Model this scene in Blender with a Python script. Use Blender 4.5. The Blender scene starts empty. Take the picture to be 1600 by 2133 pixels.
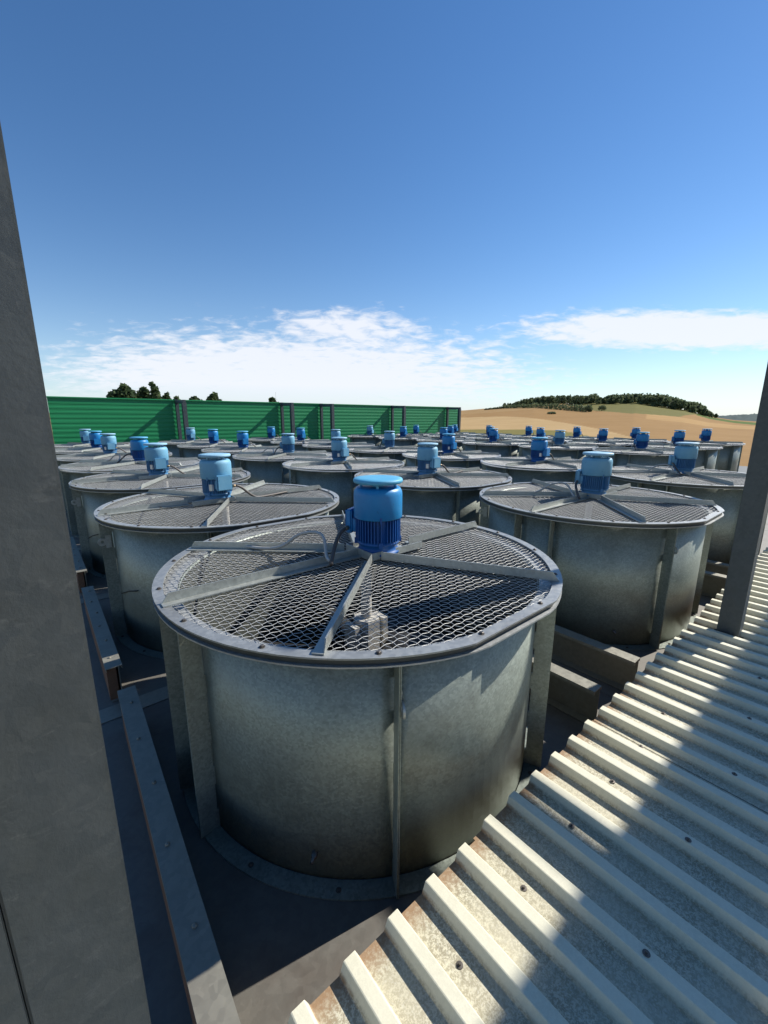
import bpy, bmesh, math, random
import numpy as np
from mathutils import Matrix, Vector
random.seed(7); rng = np.random.default_rng(11)
R = math.radians
sc = bpy.context.scene
COL = sc.collection

# ------------------------------------------------------------------ camera, sky, sun, exposure
CAM_Z = 1.73                       # eye above the fan deck (z = 0)
cam = bpy.data.cameras.new('camera'); camo = bpy.data.objects.new('camera', cam); COL.objects.link(camo)
cam.sensor_fit = 'HORIZONTAL'; cam.sensor_width = 36.0; cam.lens = 875.3 / 1600 * 36.0
cam.clip_start = 0.02; cam.clip_end = 20000
camo.matrix_world = (Matrix.Translation((0, 0, CAM_Z)) @ Matrix.Rotation(R(90 - 12.62), 4, 'X')
                     @ Matrix.Rotation(0.0024, 4, 'Z'))
sc.camera = camo

TH = R(40.0)                       # the fan grid is turned 40 degrees against the view
CT, ST = math.cos(TH), math.sin(TH)
def W(a, b, z=0.0):                # grid coordinates (a: away from roof edge, b: along it) -> world
    return Vector((-a * ST + b * CT, a * CT + b * ST, z))

SUN_AZ, SUN_EL = R(63.0), R(38.0)
sun_dir = Vector((math.sin(SUN_AZ) * math.cos(SUN_EL), math.cos(SUN_AZ) * math.cos(SUN_EL), math.sin(SUN_EL)))
sl = bpy.data.lights.new('sun', 'SUN'); sl.energy = 5.0; sl.angle = R(0.53); sl.color = (1.0, 0.955, 0.88)
so = bpy.data.objects.new('sun', sl); COL.objects.link(so)
so.rotation_euler = sun_dir.to_track_quat('Z', 'Y').to_euler(); so.location = (30, 15, 30)

world = bpy.data.worlds.new('World'); sc.world = world; world.use_nodes = True
wt = world.node_tree; wt.nodes.clear()
def wn(t, **k):
    n = wt.nodes.new(t)
    for a, v in k.items(): setattr(n, a, v)
    return n
def wm(op, a, b=None, c=None, clamp=False):
    n = wn('ShaderNodeMath', operation=op); n.use_clamp = clamp
    for i, v in enumerate((a, b, c)):
        if v is None: continue
        if isinstance(v, (int, float)): n.inputs[i].default_value = v
        else: wt.links.new(v, n.inputs[i])
    return n.outputs[0]
sky = wn('ShaderNodeTexSky', sky_type='NISHITA'); sky.sun_disc = False
sky.sun_elevation = SUN_EL; sky.sun_rotation = SUN_AZ
sky.altitude = 300; sky.air_density = 1.0; sky.dust_density = 0.05; sky.ozone_density = 2.0
geo = wn('ShaderNodeNewGeometry')
sepd = wn('ShaderNodeSeparateXYZ')
tc = wn('ShaderNodeTexCoord'); wt.links.new(tc.outputs['Generated'], sepd.inputs[0])
dx, dy, dz = sepd.outputs
az = wm('ARCTAN2', dx, dy)                     # clockwise from straight ahead
el = wm('ARCSINE', dz)
# clouds live on a flat layer: perspective coordinates
inv = wm('DIVIDE', 1.0, wm('ADD', wm('MAXIMUM', dz, 0.0), 0.20))
comb = wn('ShaderNodeCombineXYZ')
wt.links.new(wm('MULTIPLY', dx, inv), comb.inputs[0]); wt.links.new(wm('MULTIPLY', dy, inv), comb.inputs[1])
mp = wn('ShaderNodeMapping'); mp.inputs['Rotation'].default_value = (0, 0, R(-12)); mp.inputs['Scale'].default_value = (2.0, 2.6, 1)
wt.links.new(comb.outputs[0], mp.inputs[0])
def wnoise(scale, det, rough, dist=0.0, vec=None):
    n = wn('ShaderNodeTexNoise'); n.inputs['Scale'].default_value = scale; n.inputs['Detail'].default_value = det
    n.inputs['Roughness'].default_value = rough; n.inputs['Distortion'].default_value = dist
    wt.links.new(vec or mp.outputs[0], n.inputs['Vector']); return n.outputs[0]
fine = wnoise(4.2, 7, 0.58, 0.35)
big = wnoise(0.62, 4, 0.5, 0.2)
def bank(az0, waz, el0, wel):                  # soft bank of cloud around a direction
    p = wm('POWER', wm('ABSOLUTE', wm('DIVIDE', wm('SUBTRACT', az, az0), waz)), 2.6)
    q = wm('POWER', wm('ABSOLUTE', wm('DIVIDE', wm('SUBTRACT', el, el0), wel)), 2.2)
    return wm('EXPONENT', wm('MULTIPLY', wm('ADD', p, q), -1.0))
dyc = wm('MAXIMUM', dy, 0.05); PX = wm('DIVIDE', dx, dyc); QX = wm('DIVIDE', dz, dyc); ahead = wm('GREATER_THAN', dy, 0.06)
def bankf(p0, wp_, q0, wq):                    # the same for the sky ahead, level with the horizon
    p = wm('POWER', wm('ABSOLUTE', wm('DIVIDE', wm('SUBTRACT', PX, p0), wp_)), 2.6)
    q = wm('POWER', wm('ABSOLUTE', wm('DIVIDE', wm('SUBTRACT', QX, q0), wq)), 2.4)
    return wm('MULTIPLY', wm('EXPONENT', wm('MULTIPLY', wm('ADD', p, q), -1.0)), ahead)
b1 = bankf(-0.22, 0.60, 0.085, 0.115)
b2 = bankf(0.66, 0.36, 0.192, 0.042)
b3 = bankf(-0.08, 0.20, 0.195, 0.05)
b4 = bank(R(120), R(60), R(7), R(6)); b5 = bank(R(-110), R(45), R(8), R(6))
banks = wm('MAXIMUM', wm('MAXIMUM', b1, wm('MULTIPLY', b2, 1.25)), wm('MAXIMUM', wm('MULTIPLY', b3, 0.8), wm('MULTIPLY', wm('MAXIMUM', b4, b5), 0.8)))
dens = wm('ADD', wm('MULTIPLY', banks, 1.12), wm('MULTIPLY', wm('SUBTRACT', fine, 0.50), 1.45))
dens = wm('ADD', dens, wm('MULTIPLY', wm('SUBTRACT', big, 0.5), 0.45))
cov = wn('ShaderNodeMapRange'); cov.interpolation_type = 'SMOOTHSTEP'
cov.inputs['From Min'].default_value = 0.34; cov.inputs['From Max'].default_value = 0.95
cov.inputs['To Min'].default_value = 0.0; cov.inputs['To Max'].default_value = 0.90
wt.links.new(dens, cov.inputs['Value'])
above = wm('MULTIPLY', cov.outputs[0], wm('MULTIPLY', wm('ADD', el, 0.0), 14.0, clamp=True))
mixc = wn('ShaderNodeMix', data_type='RGBA'); mixc.inputs['B'].default_value = (6.7, 6.9, 7.4, 1)
hs = wn('ShaderNodeHueSaturation'); hs.inputs['Saturation'].default_value = 1.24; hs.inputs['Hue'].default_value = 0.504; wt.links.new(sky.outputs[0], hs.inputs['Color'])
hz = wm('MULTIPLY', wm('EXPONENT', wm('MULTIPLY', wm('MAXIMUM', el, 0.0), -11.0)), 0.72)      # pale air low over the horizon
mixh = wn('ShaderNodeMix', data_type='RGBA'); mixh.inputs['B'].default_value = (4.3, 5.3, 6.9, 1)
wt.links.new(hz, mixh.inputs['Factor']); wt.links.new(hs.outputs[0], mixh.inputs['A'])
wt.links.new(above, mixc.inputs['Factor']); wt.links.new(mixh.outputs['Result'], mixc.inputs['A'])
bg = wn('ShaderNodeBackground'); bg.inputs[1].default_value = 0.098
wt.links.new(mixc.outputs['Result'], bg.inputs[0])
wo = wn('ShaderNodeOutputWorld'); wt.links.new(bg.outputs[0], wo.inputs[0])

vs = sc.view_settings; vs.view_transform = 'Standard'; vs.look = 'None'; vs.gamma = 1.0; vs.exposure = 0.5
vs.use_curve_mapping = False
sc.render.engine = 'CYCLES'; sc.cycles.use_denoising = True
sc.cycles.max_bounces = 6; sc.cycles.transparent_max_bounces = 6
sc.cycles.caustics_reflective = False; sc.cycles.sample_clamp_indirect = 6.0

# ------------------------------------------------------------------ materials
MATS = {}
class NT:
    def __init__(s, name):
        m = bpy.data.materials.new(name); m.use_nodes = True; s.m = m; s.t = m.node_tree; s.t.nodes.clear()
        s.out = s.n('ShaderNodeOutputMaterial'); s.p = s.n('ShaderNodeBsdfPrincipled'); s.l(s.p.outputs[0], s.out.inputs[0])
        s.tc = s.n('ShaderNodeTexCoord')
    def n(s, t, **k):
        n = s.t.nodes.new(t)
        for a, v in k.items(): setattr(n, a, v)
        return n
    def l(s, a, b): s.t.links.new(a, b)
    def noise(s, scale, det=4, rough=0.55, coord='Object', mscale=None, dist=0.0):
        n = s.n('ShaderNodeTexNoise'); n.inputs['Scale'].default_value = scale; n.inputs['Detail'].default_value = det
        n.inputs['Roughness'].default_value = rough; n.inputs['Distortion'].default_value = dist
        v = s.tc.outputs[coord]
        if mscale:
            mp = s.n('ShaderNodeMapping'); mp.inputs['Scale'].default_value = mscale; s.l(v, mp.inputs[0]); v = mp.outputs[0]
        s.l(v, n.inputs['Vector']); return n.outputs[0]
    def voro(s, scale, coord='Object'):
        n = s.n('ShaderNodeTexVoronoi'); n.inputs['Scale'].default_value = scale; s.l(s.tc.outputs[coord], n.inputs['Vector'])
        sp = s.n('ShaderNodeSeparateColor'); s.l(n.outputs['Color'], sp.inputs[0]); return sp.outputs[0]
    def ramp(s, fac, stops):
        r = s.n('ShaderNodeValToRGB'); s.l(fac, r.inputs[0]); e = r.color_ramp.elements
        while len(e) < len(stops): e.new(0.5)
        for x, (p, c) in zip(e, stops):
            x.position = p; x.color = (*c, 1) if len(c) == 3 else (c[0],) * 3 + (1,)
        return r.outputs[0]
    def mix(s, fac, a, b, blend='MIX'):
        n = s.n('ShaderNodeMix', data_type='RGBA', blend_type=blend)
        for i, v in (('Factor', fac), ('A', a), ('B', b)):
            if isinstance(v, (int, float)): n.inputs[i].default_value = v
            elif isinstance(v, tuple): n.inputs[i].default_value = (*v, 1)
            else: s.l(v, n.inputs[i])
        return n.outputs['Result']
    def math(s, op, a, b=None, clamp=False):
        n = s.n('ShaderNodeMath', operation=op); n.use_clamp = clamp
        for i, v in enumerate((a, b)):
            if v is None: continue
            if isinstance(v, (int, float)): n.inputs[i].default_value = v
            else: s.l(v, n.inputs[i])
        return n.outputs[0]
    def rng(s, v, a, b, c=0.0, d=1.0):
        n = s.n('ShaderNodeMapRange'); s.l(v, n.inputs['Value'])
        for k, x in (('From Min', a), ('From Max', b), ('To Min', c), ('To Max', d)): n.inputs[k].default_value = x
        return n.outputs[0]
    def bump(s, h, strength=0.3, dist=0.005):
        b = s.n('ShaderNodeBump'); b.inputs['Strength'].default_value = strength; b.inputs['Distance'].default_value = dist
        s.l(h, b.inputs['Height']); s.l(b.outputs[0], s.p.inputs['Normal'])
    def set(s, **k):
        for a, v in k.items():
            i = s.p.inputs[a.replace('_', ' ')]
            if isinstance(v, (int, float)): i.default_value = v
            elif isinstance(v, tuple): i.default_value = (*v, 1)
            else: s.l(v, i)

def galv(name, base, metal, rough, spangle=60, stain=(0.16, 0.14, 0.11), stain_amt=0.25, contrast=0.18):
    t = NT(name)
    oi = t.n('ShaderNodeObjectInfo'); vm = t.n('ShaderNodeVectorMath', operation='ADD'); cx = t.n('ShaderNodeCombineXYZ')
    for q in range(3): t.l(t.math('MULTIPLY', oi.outputs['Random'], 9.0 + 4 * q), cx.inputs[q])
    t.l(t.tc.outputs['Object'], vm.inputs[0]); t.l(cx.outputs[0], vm.inputs[1])
    class _O: outputs = {'Object': vm.outputs[0]}
    t.tc = _O
    v = t.voro(spangle); n1 = t.noise(3.0, 6, 0.6); n2 = t.noise(38, 4, 0.6)
    lo = tuple(c * (1 - contrast) for c in base); hi = tuple(min(1, c * (1 + contrast)) for c in base)
    c = t.mix(t.math('ADD', t.math('MULTIPLY', v, 0.5), t.math('MULTIPLY', n2, 0.5)), lo, hi)
    st = t.rng(n1, 0.50, 0.72, 0.0, stain_amt)
    c = t.mix(st, c, stain)
    streak = t.rng(t.noise(9, 4, 0.6, mscale=(1, 1, 0.12)), 0.52, 0.75, 0, stain_amt * 0.7)
    c = t.mix(streak, c, tuple(x * 0.75 for x in base))
    wh = t.math('MAXIMUM', t.rng(t.noise(14, 6, 0.7, dist=0.6), 0.60, 0.72, 0, 0.35), t.rng(t.noise(26, 5, 0.65, mscale=(1, 1, 0.06)), 0.60, 0.74, 0, 0.30))
    c = t.mix(wh, c, tuple(min(1, x * 1.35) for x in base))
    rr = t.math('ADD', t.math('MULTIPLY', t.math('SUBTRACT', v, 0.5), 0.10), t.math('ADD', t.math('MULTIPLY', t.math('SUBTRACT', n2, 0.5), 0.15), rough))
    c = t.mix(1.0, c, t.ramp(oi.outputs['Random'], [(0.0, (0.86, 0.86, 0.86)), (1.0, (1.08, 1.08, 1.08))]), 'MULTIPLY')
    t.set(Base_Color=c, Metallic=metal, Roughness=rr)
    t.bump(t.math('ADD', t.math('MULTIPLY', n2, 0.25), t.math('MULTIPLY', t.noise(2.3, 3, 0.5), 2.0)), 0.16, 0.006)
    MATS[name] = t.m; return t.m
galv('galv_drum', (0.255, 0.285, 0.245), 0.36, 0.46, spangle=110, stain=(0.12, 0.125, 0.105), stain_amt=0.5, contrast=0.36)
galv('galv_bar', (0.42, 0.44, 0.41), 0.55, 0.46, spangle=70, stain_amt=0.18)
galv('galv_ring', (0.37, 0.385, 0.38), 0.5, 0.48, spangle=70, stain_amt=0.25)
galv('galv_wire', (0.66, 0.66, 0.63), 0.3, 0.5, spangle=30, stain_amt=0.2)
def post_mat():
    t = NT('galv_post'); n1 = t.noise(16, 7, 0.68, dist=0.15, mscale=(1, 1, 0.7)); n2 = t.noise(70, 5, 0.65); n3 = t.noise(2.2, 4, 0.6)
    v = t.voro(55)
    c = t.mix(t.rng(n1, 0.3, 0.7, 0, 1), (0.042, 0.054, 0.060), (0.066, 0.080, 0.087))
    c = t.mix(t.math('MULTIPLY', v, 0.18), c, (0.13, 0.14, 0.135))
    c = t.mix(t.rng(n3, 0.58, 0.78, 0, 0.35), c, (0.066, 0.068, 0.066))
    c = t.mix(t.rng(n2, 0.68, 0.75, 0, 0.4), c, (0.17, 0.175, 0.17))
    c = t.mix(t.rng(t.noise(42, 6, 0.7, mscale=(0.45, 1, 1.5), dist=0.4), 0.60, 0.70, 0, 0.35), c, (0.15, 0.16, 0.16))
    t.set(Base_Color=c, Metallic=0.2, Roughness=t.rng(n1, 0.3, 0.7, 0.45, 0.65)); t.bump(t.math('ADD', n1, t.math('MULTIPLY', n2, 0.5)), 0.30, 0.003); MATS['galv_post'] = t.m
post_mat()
galv('galv_deck', (0.158, 0.147, 0.126), 0.2, 0.65, spangle=50, stain=(0.09, 0.065, 0.05), stain_amt=0.65)
galv('galv_beam', (0.262, 0.250, 0.205), 0.35, 0.52, spangle=50, stain=(0.16, 0.13, 0.10), stain_amt=0.35)
galv('steel_dark', (0.07, 0.075, 0.07), 0.4, 0.55, stain_amt=0.2)

def simple(name, c, rough=0.5, metal=0.0, var=0.15, scale=20, bump=0.0, spec=0.5):
    t = NT(name); n = t.noise(scale, 5, 0.6)
    col = t.mix(n, tuple(x * (1 - var) for x in c), tuple(min(1, x * (1 + var)) for x in c))
    t.set(Base_Color=col, Roughness=rough, Metallic=metal, Specular_IOR_Level=spec)
    if bump: t.bump(n, bump, 0.004)
    MATS[name] = t.m; return t.m
simple('inner_shade', (0.055, 0.06, 0.052), 0.7, var=0.2, scale=8)  # darker than the drum metal: interior shade put into the colour
simple('wood', (0.20, 0.10, 0.055), 0.75, var=0.4, scale=14)
simple('coil', (0.020, 0.022, 0.024), 0.6, var=0.3, scale=60)
simple('rubber', (0.085, 0.072, 0.062), 0.55, scale=40)
simple('hose_grey', (0.42, 0.41, 0.38), 0.5, scale=30)
simple('bolt', (0.13, 0.115, 0.10), 0.45, metal=0.6, scale=60)
simple('brass', (0.35, 0.26, 0.16), 0.4, metal=0.8)
simple('plate', (0.62, 0.62, 0.60), 0.35, metal=0.5)
simple('blade', (0.50, 0.48, 0.43), 0.5, var=0.08, scale=9)
simple('blade_dark', (0.022, 0.022, 0.022), 0.5, var=0.3, scale=12)
simple('bark', (0.05, 0.038, 0.028), 0.9)

def paint(name, c, faded, rough):
    t = NT(name)
    n1 = t.noise(7, 5, 0.6); n2 = t.noise(40, 4, 0.6)
    col = t.mix(t.rng(n1, 0.35, 0.7, 0, 0.8), c, faded)
    col = t.mix(t.rng(n2, 0.62, 0.72, 0, 0.45), col, tuple(x * 0.55 for x in c))
    t.set(Base_Color=col, Roughness=t.rng(n1, 0.3, 0.7, rough, rough + 0.15)); t.bump(n2, 0.05, 0.001)
    MATS[name] = t.m
paint('blue_body', (0.005, 0.080, 0.29), (0.008, 0.11, 0.34), 0.36)
paint('blue_cowl', (0.008, 0.19, 0.47), (0.018, 0.25, 0.54), 0.36)
paint('blue_cap', (0.07, 0.34, 0.56), (0.13, 0.43, 0.62), 0.5)
paint('pale_body', (0.05, 0.18, 0.36), (0.10, 0.25, 0.42), 0.42)
paint('pale_cowl', (0.13, 0.35, 0.52), (0.20, 0.42, 0.56), 0.48)
paint('pale_cap', (0.24, 0.46, 0.62), (0.32, 0.52, 0.64), 0.5)

def roof_mat():
    t = NT('roof_paint')
    sp = t.n('ShaderNodeSeparateXYZ'); t.l(t.tc.outputs['Object'], sp.inputs[0])
    n1 = t.noise(75, 6, 0.72, coord='Object', dist=0.3); n2 = t.noise(6, 5, 0.6); n3 = t.noise(210, 4, 0.7)
    cream = t.mix(n2, (0.65, 0.615, 0.455), (0.74, 0.705, 0.545))
    trough = t.rng(sp.outputs[2], 0.004, 0.016, 1.0, 0.0)
    # lichen and dust collect in the troughs, thin on the ribs
    spot = t.rng(t.math('ADD', t.math('MULTIPLY', n1, 0.55), t.math('MULTIPLY', n3, 0.45)), 0.455, 0.53, 0.0, 1.0)
    dirtc = t.mix(n3, (0.11, 0.095, 0.06), (0.30, 0.26, 0.17))
    spot = t.math('MULTIPLY', spot, t.rng(t.noise(4.5, 5, 0.65), 0.30, 0.62, 0.25, 1.0))
    base = t.mix(t.math('MULTIPLY', spot, t.rng(trough, 0, 1, 0.10, 0.78)), cream, dirtc)
    film = t.rng(n2, 0.3, 0.75, 0.10, 0.55)
    base = t.mix(t.math('MULTIPLY', film, trough), base, (0.36, 0.31, 0.20))
    light = t.rng(t.noise(95, 5, 0.75), 0.54, 0.64, 0, 0.5)
    base = t.mix(t.math('MULTIPLY', light, trough), base, (0.62, 0.60, 0.50))
    # rusty washed edge at the cut end of every trough
    edge = t.rng(t.math('ADD', sp.outputs[1], t.math('MULTIPLY', t.math('SUBTRACT', n1, 0.5), 0.12)), -0.075, -0.01, 0.0, 1.0)
    edge = t.math('MULTIPLY', t.math('MULTIPLY', edge, trough), 0.85)
    base = t.mix(edge, base, t.mix(n3, (0.20, 0.10, 0.045), (0.36, 0.22, 0.11)))
    t.set(Base_Color=base, Roughness=t.rng(n1, 0.3, 0.7, 0.5, 0.75), Specular_IOR_Level=0.35)
    t.bump(n3, 0.25, 0.002); MATS['roof'] = t.m
roof_mat()
def green_mat():
    t = NT('green_sheet'); n = t.noise(3, 5, 0.6, mscale=(0.3, 1, 2)); n2 = t.noise(40, 3)
    c = t.mix(n, (0.012, 0.205, 0.070), (0.020, 0.27, 0.098)); c = t.mix(t.rng(n2, 0.55, 0.8, 0, 0.3), c, (0.03, 0.16, 0.07))
    t.set(Base_Color=c, Roughness=0.42, Specular_IOR_Level=0.4); MATS['green'] = t.m
green_mat()
def screen_mat():
    t = NT('cladding'); n = t.noise(2, 5, 0.6)
    t.set(Base_Color=t.mix(n, (0.30, 0.31, 0.30), (0.38, 0.385, 0.37)), Roughness=0.6); MATS['cladding'] = t.m
screen_mat()
def leaf_mat(name, dark, lightc):
    t = NT(name)
    oi = t.n('ShaderNodeAttribute'); oi.attribute_name = 'tint'
    c = t.mix(oi.outputs['Fac'], dark, lightc)
    t.set(Base_Color=c, Roughness=0.75, Specular_IOR_Level=0.15)
    tr = t.n('ShaderNodeBsdfTranslucent'); t.l(c, tr.inputs[0])
    ms = t.n('ShaderNodeMixShader'); ms.inputs[0].default_value = 0.38
    t.l(t.p.outputs[0], ms.inputs[1]); t.l(tr.outputs[0], ms.inputs[2]); t.l(ms.outputs[0], t.out.inputs[0])
    MATS[name] = t.m
leaf_mat('leaf', (0.040, 0.072, 0.035), (0.140, 0.185, 0.080))
leaf_mat('leaf_forest', (0.060, 0.092, 0.050), (0.19, 0.225, 0.115))
def ground_mat():
    t = NT('fields')
    at = t.n('ShaderNodeAttribute'); at.attribute_name = 'zone'
    n1 = t.noise(0.05, 6, 0.65); n2 = t.noise(0.6, 5, 0.7); w = t.n('ShaderNodeTexWave'); w.bands_direction = 'X'
    w.inputs['Scale'].default_value = 0.16; w.inputs['Distortion'].default_value = 1.2; w.inputs['Detail'].default_value = 2
    mp = t.n('ShaderNodeMapping'); mp.inputs['Rotation'].default_value = (0, 0, R(62)); t.l(t.tc.outputs['Object'], mp.inputs[0]); t.l(mp.outputs[0], w.inputs[0])
    c = t.mix(t.rng(n1, 0.3, 0.7, 0, 1), t.mix(1.0, at.outputs['Color'], (0.84, 0.82, 0.78), 'MULTIPLY'), at.outputs['Color'])
    c = t.mix(t.rng(n2, 0.35, 0.75, 0, 0.35), c, t.mix(1.0, at.outputs['Color'], (0.70, 0.72, 0.66), 'MULTIPLY'))
    c = t.mix(t.rng(w.outputs['Fac'], 0.75, 1.0, 0, 0.18), c, (0.20, 0.15, 0.08))
    t.set(Base_Color=c, Roughness=0.95, Specular_IOR_Level=0.05); MATS['fields'] = t.m
ground_mat()

# ------------------------------------------------------------------ helpers
class MB:
    def __init__(s): s.v = []; s.f = []; s.sm = []
    def add(s, vs, fs, smooth=False):
        o = len(s.v); s.v += [tuple(x) for x in vs]; s.f += [tuple(i + o for i in f) for f in fs]; s.sm += [smooth] * len(fs); return s
    def box(s, x0, x1, y0, y1, z0, z1, M=None):
        vs = [Vector(p) for p in ((x0, y0, z0), (x1, y0, z0), (x1, y1, z0), (x0, y1, z0), (x0, y0, z1), (x1, y0, z1), (x1, y1, z1), (x0, y1, z1))]
        if M: vs = [M @ p for p in vs]
        return s.add(vs, [(3, 2, 1, 0), (4, 5, 6, 7), (0, 1, 5, 4), (1, 2, 6, 5), (2, 3, 7, 6), (3, 0, 4, 7)])
    def prism(s, prof, x0, x1, M=None):
        """closed profile of (y,z), counter-clockwise seen from +x, swept from x0 to x1"""
        n = len(prof); vs = [Vector((x0, y, z)) for y, z in prof] + [Vector((x1, y, z)) for y, z in prof]
        if M: vs = [M @ p for p in vs]
        fs = [(i, (i + 1) % n, n + (i + 1) % n, n + i) for i in range(n)]
        return s.add(vs, fs + [tuple(reversed(range(n))), tuple(range(n, 2 * n))])
    def lathe(s, prof, n=48, a0=0.0, a1=2 * math.pi, smooth=True, closed=False, M=None):
        """prof of (r,z); open turn of the profile about z"""
        full = abs(a1 - a0 - 2 * math.pi) < 1e-6; k = n if full else n + 1; m = len(prof)
        vs = []
        for i in range(k):
            t = a0 + (a1 - a0) * i / n
            for r, z in prof: vs.append(Vector((r * math.cos(t), r * math.sin(t), z)))
        if M: vs = [M @ p for p in vs]
        fs = []
        for i in range(n):
            i2 = (i + 1) % k
            for j in range(m if closed else m - 1):
                j2 = (j + 1) % m
                fs.append((i * m + j, i2 * m + j, i2 * m + j2, i * m + j2))
        if closed and not full:
            fs.append(tuple(range(m - 1, -1, -1))); fs.append(tuple((k - 1) * m + j for j in range(m)))
        return s.add(vs, fs, smooth)
    def tube(s, pts, r, n=6, smooth=True, cap=True):
        pts = [Vector(p) for p in pts]; rings = []
        up = Vector((0, 0, 1))
        for i, p in enumerate(pts):
            d = (pts[min(i + 1, len(pts) - 1)] - pts[max(i - 1, 0)]).normalized()
            u = d.cross(up)
            if u.length < 1e-3: u = d.cross(Vector((1, 0, 0)))
            u.normalize(); w = d.cross(u)
            rr = r[i] if isinstance(r, (list, tuple)) else r
            rings.append([p + (u * math.cos(2 * math.pi * k / n) + w * math.sin(2 * math.pi * k / n)) * rr for k in range(n)])
        vs = [q for rg in rings for q in rg]
        fs = [(i * n + k, i * n + (k + 1) % n, (i + 1) * n + (k + 1) % n, (i + 1) * n + k) for i in range(len(pts) - 1) for k in range(n)]
        if cap: fs += [tuple(reversed(range(n))), tuple((len(pts) - 1) * n + k for k in range(n))]
        return s.add(vs, fs, smooth)
    def mesh(s, name, mat, bevel=0.0, fix=True):
        me = bpy.data.meshes.new(name); me.from_pydata(s.v, [], s.f)
        me.polygons.foreach_set('use_smooth', s.sm)
        if fix or bevel:
            bm = bmesh.new(); bm.from_mesh(me)
            bmesh.ops.recalc_face_normals(bm, faces=bm.faces)
            if bevel:
                ed = [e for e in bm.edges if len(e.link_faces) == 2 and e.calc_face_angle(0) > 0.5]
                bmesh.ops.bevel(bm, geom=ed, offset=bevel, segments=2, affect='EDGES', clamp_overlap=True)
            bm.to_mesh(me); bm.free()
        me.materials.append(MATS[mat] if isinstance(mat, str) else mat); me.update(); return me

def obj(name, me, parent=None, loc=(0, 0, 0), rot=None):
    o = bpy.data.objects.new(name, me); COL.objects.link(o); o.location = loc
    if rot is not None: o.rotation_euler = rot
    if parent: o.parent = parent
    return o
def tag(o, label=None, cat=None, group=None, kind=None):
    if label: o['label'] = label
    if cat: o['category'] = cat
    if group: o['group'] = group
    if kind: o['kind'] = kind
    return o

# ------------------------------------------------------------------ terrain
def crest_v(x):                       # apparent ridge line across the view (measured), in photo pixels
    return np.interp(x, [-600, 200, 700, 900, 960, 1040, 1100, 1200, 1300, 1400, 1450, 1500, 1600, 2000],
                     [868, 862, 858, 857, 855, 848, 842, 841, 838, 853, 866, 873, 879, 884])
def far_v(x):
    return np.interp(x, [-600, 1300, 1440, 1470, 1500, 1540, 1580, 1620, 1800, 2400], [876, 876, 870, 865.5, 863.5, 861.5, 862, 864, 868, 874])
F_PX = 875.3
D1, D2 = 70.0, 460.0
def terrain_z(X, Y):
    d = np.hypot(X, Y); phi = np.arctan2(X, np.maximum(Y, 1e-6)); phi = np.where(Y > 0, phi, np.sign(X) * 1.3)
    phi = np.clip(phi, -1.1, 1.1)
    x = 800 + F_PX * np.tan(phi) * 0.985
    cz = (870.5 - crest_v(x)) / F_PX * np.cos(phi) * D2
    s = np.clip((d - D1) / (D2 - D1), 0, 1)
    z = -5.4 + (cz + 5.4) * s ** 1.55
    z = np.where(d > D2, cz - (d - D2) * 0.035, z)
    z = np.maximum(z, np.where(d > D2, -14.0, -20))
    fz = (870.5 - far_v(x)) / F_PX * np.cos(phi) * 1900
    t = np.clip((d - 1200) / 700, 0, 1); t = t * t * (3 - 2 * t)
    z = np.where(d > 1200, np.maximum(z, -14) * (1 - t) + fz * t, z)
    t2 = np.clip((d - 1900) / 900, 0, 1)
    z = np.where(d > 1900, fz * (1 - t2) - 20 * t2, z)
    return z + CAM_Z
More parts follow.
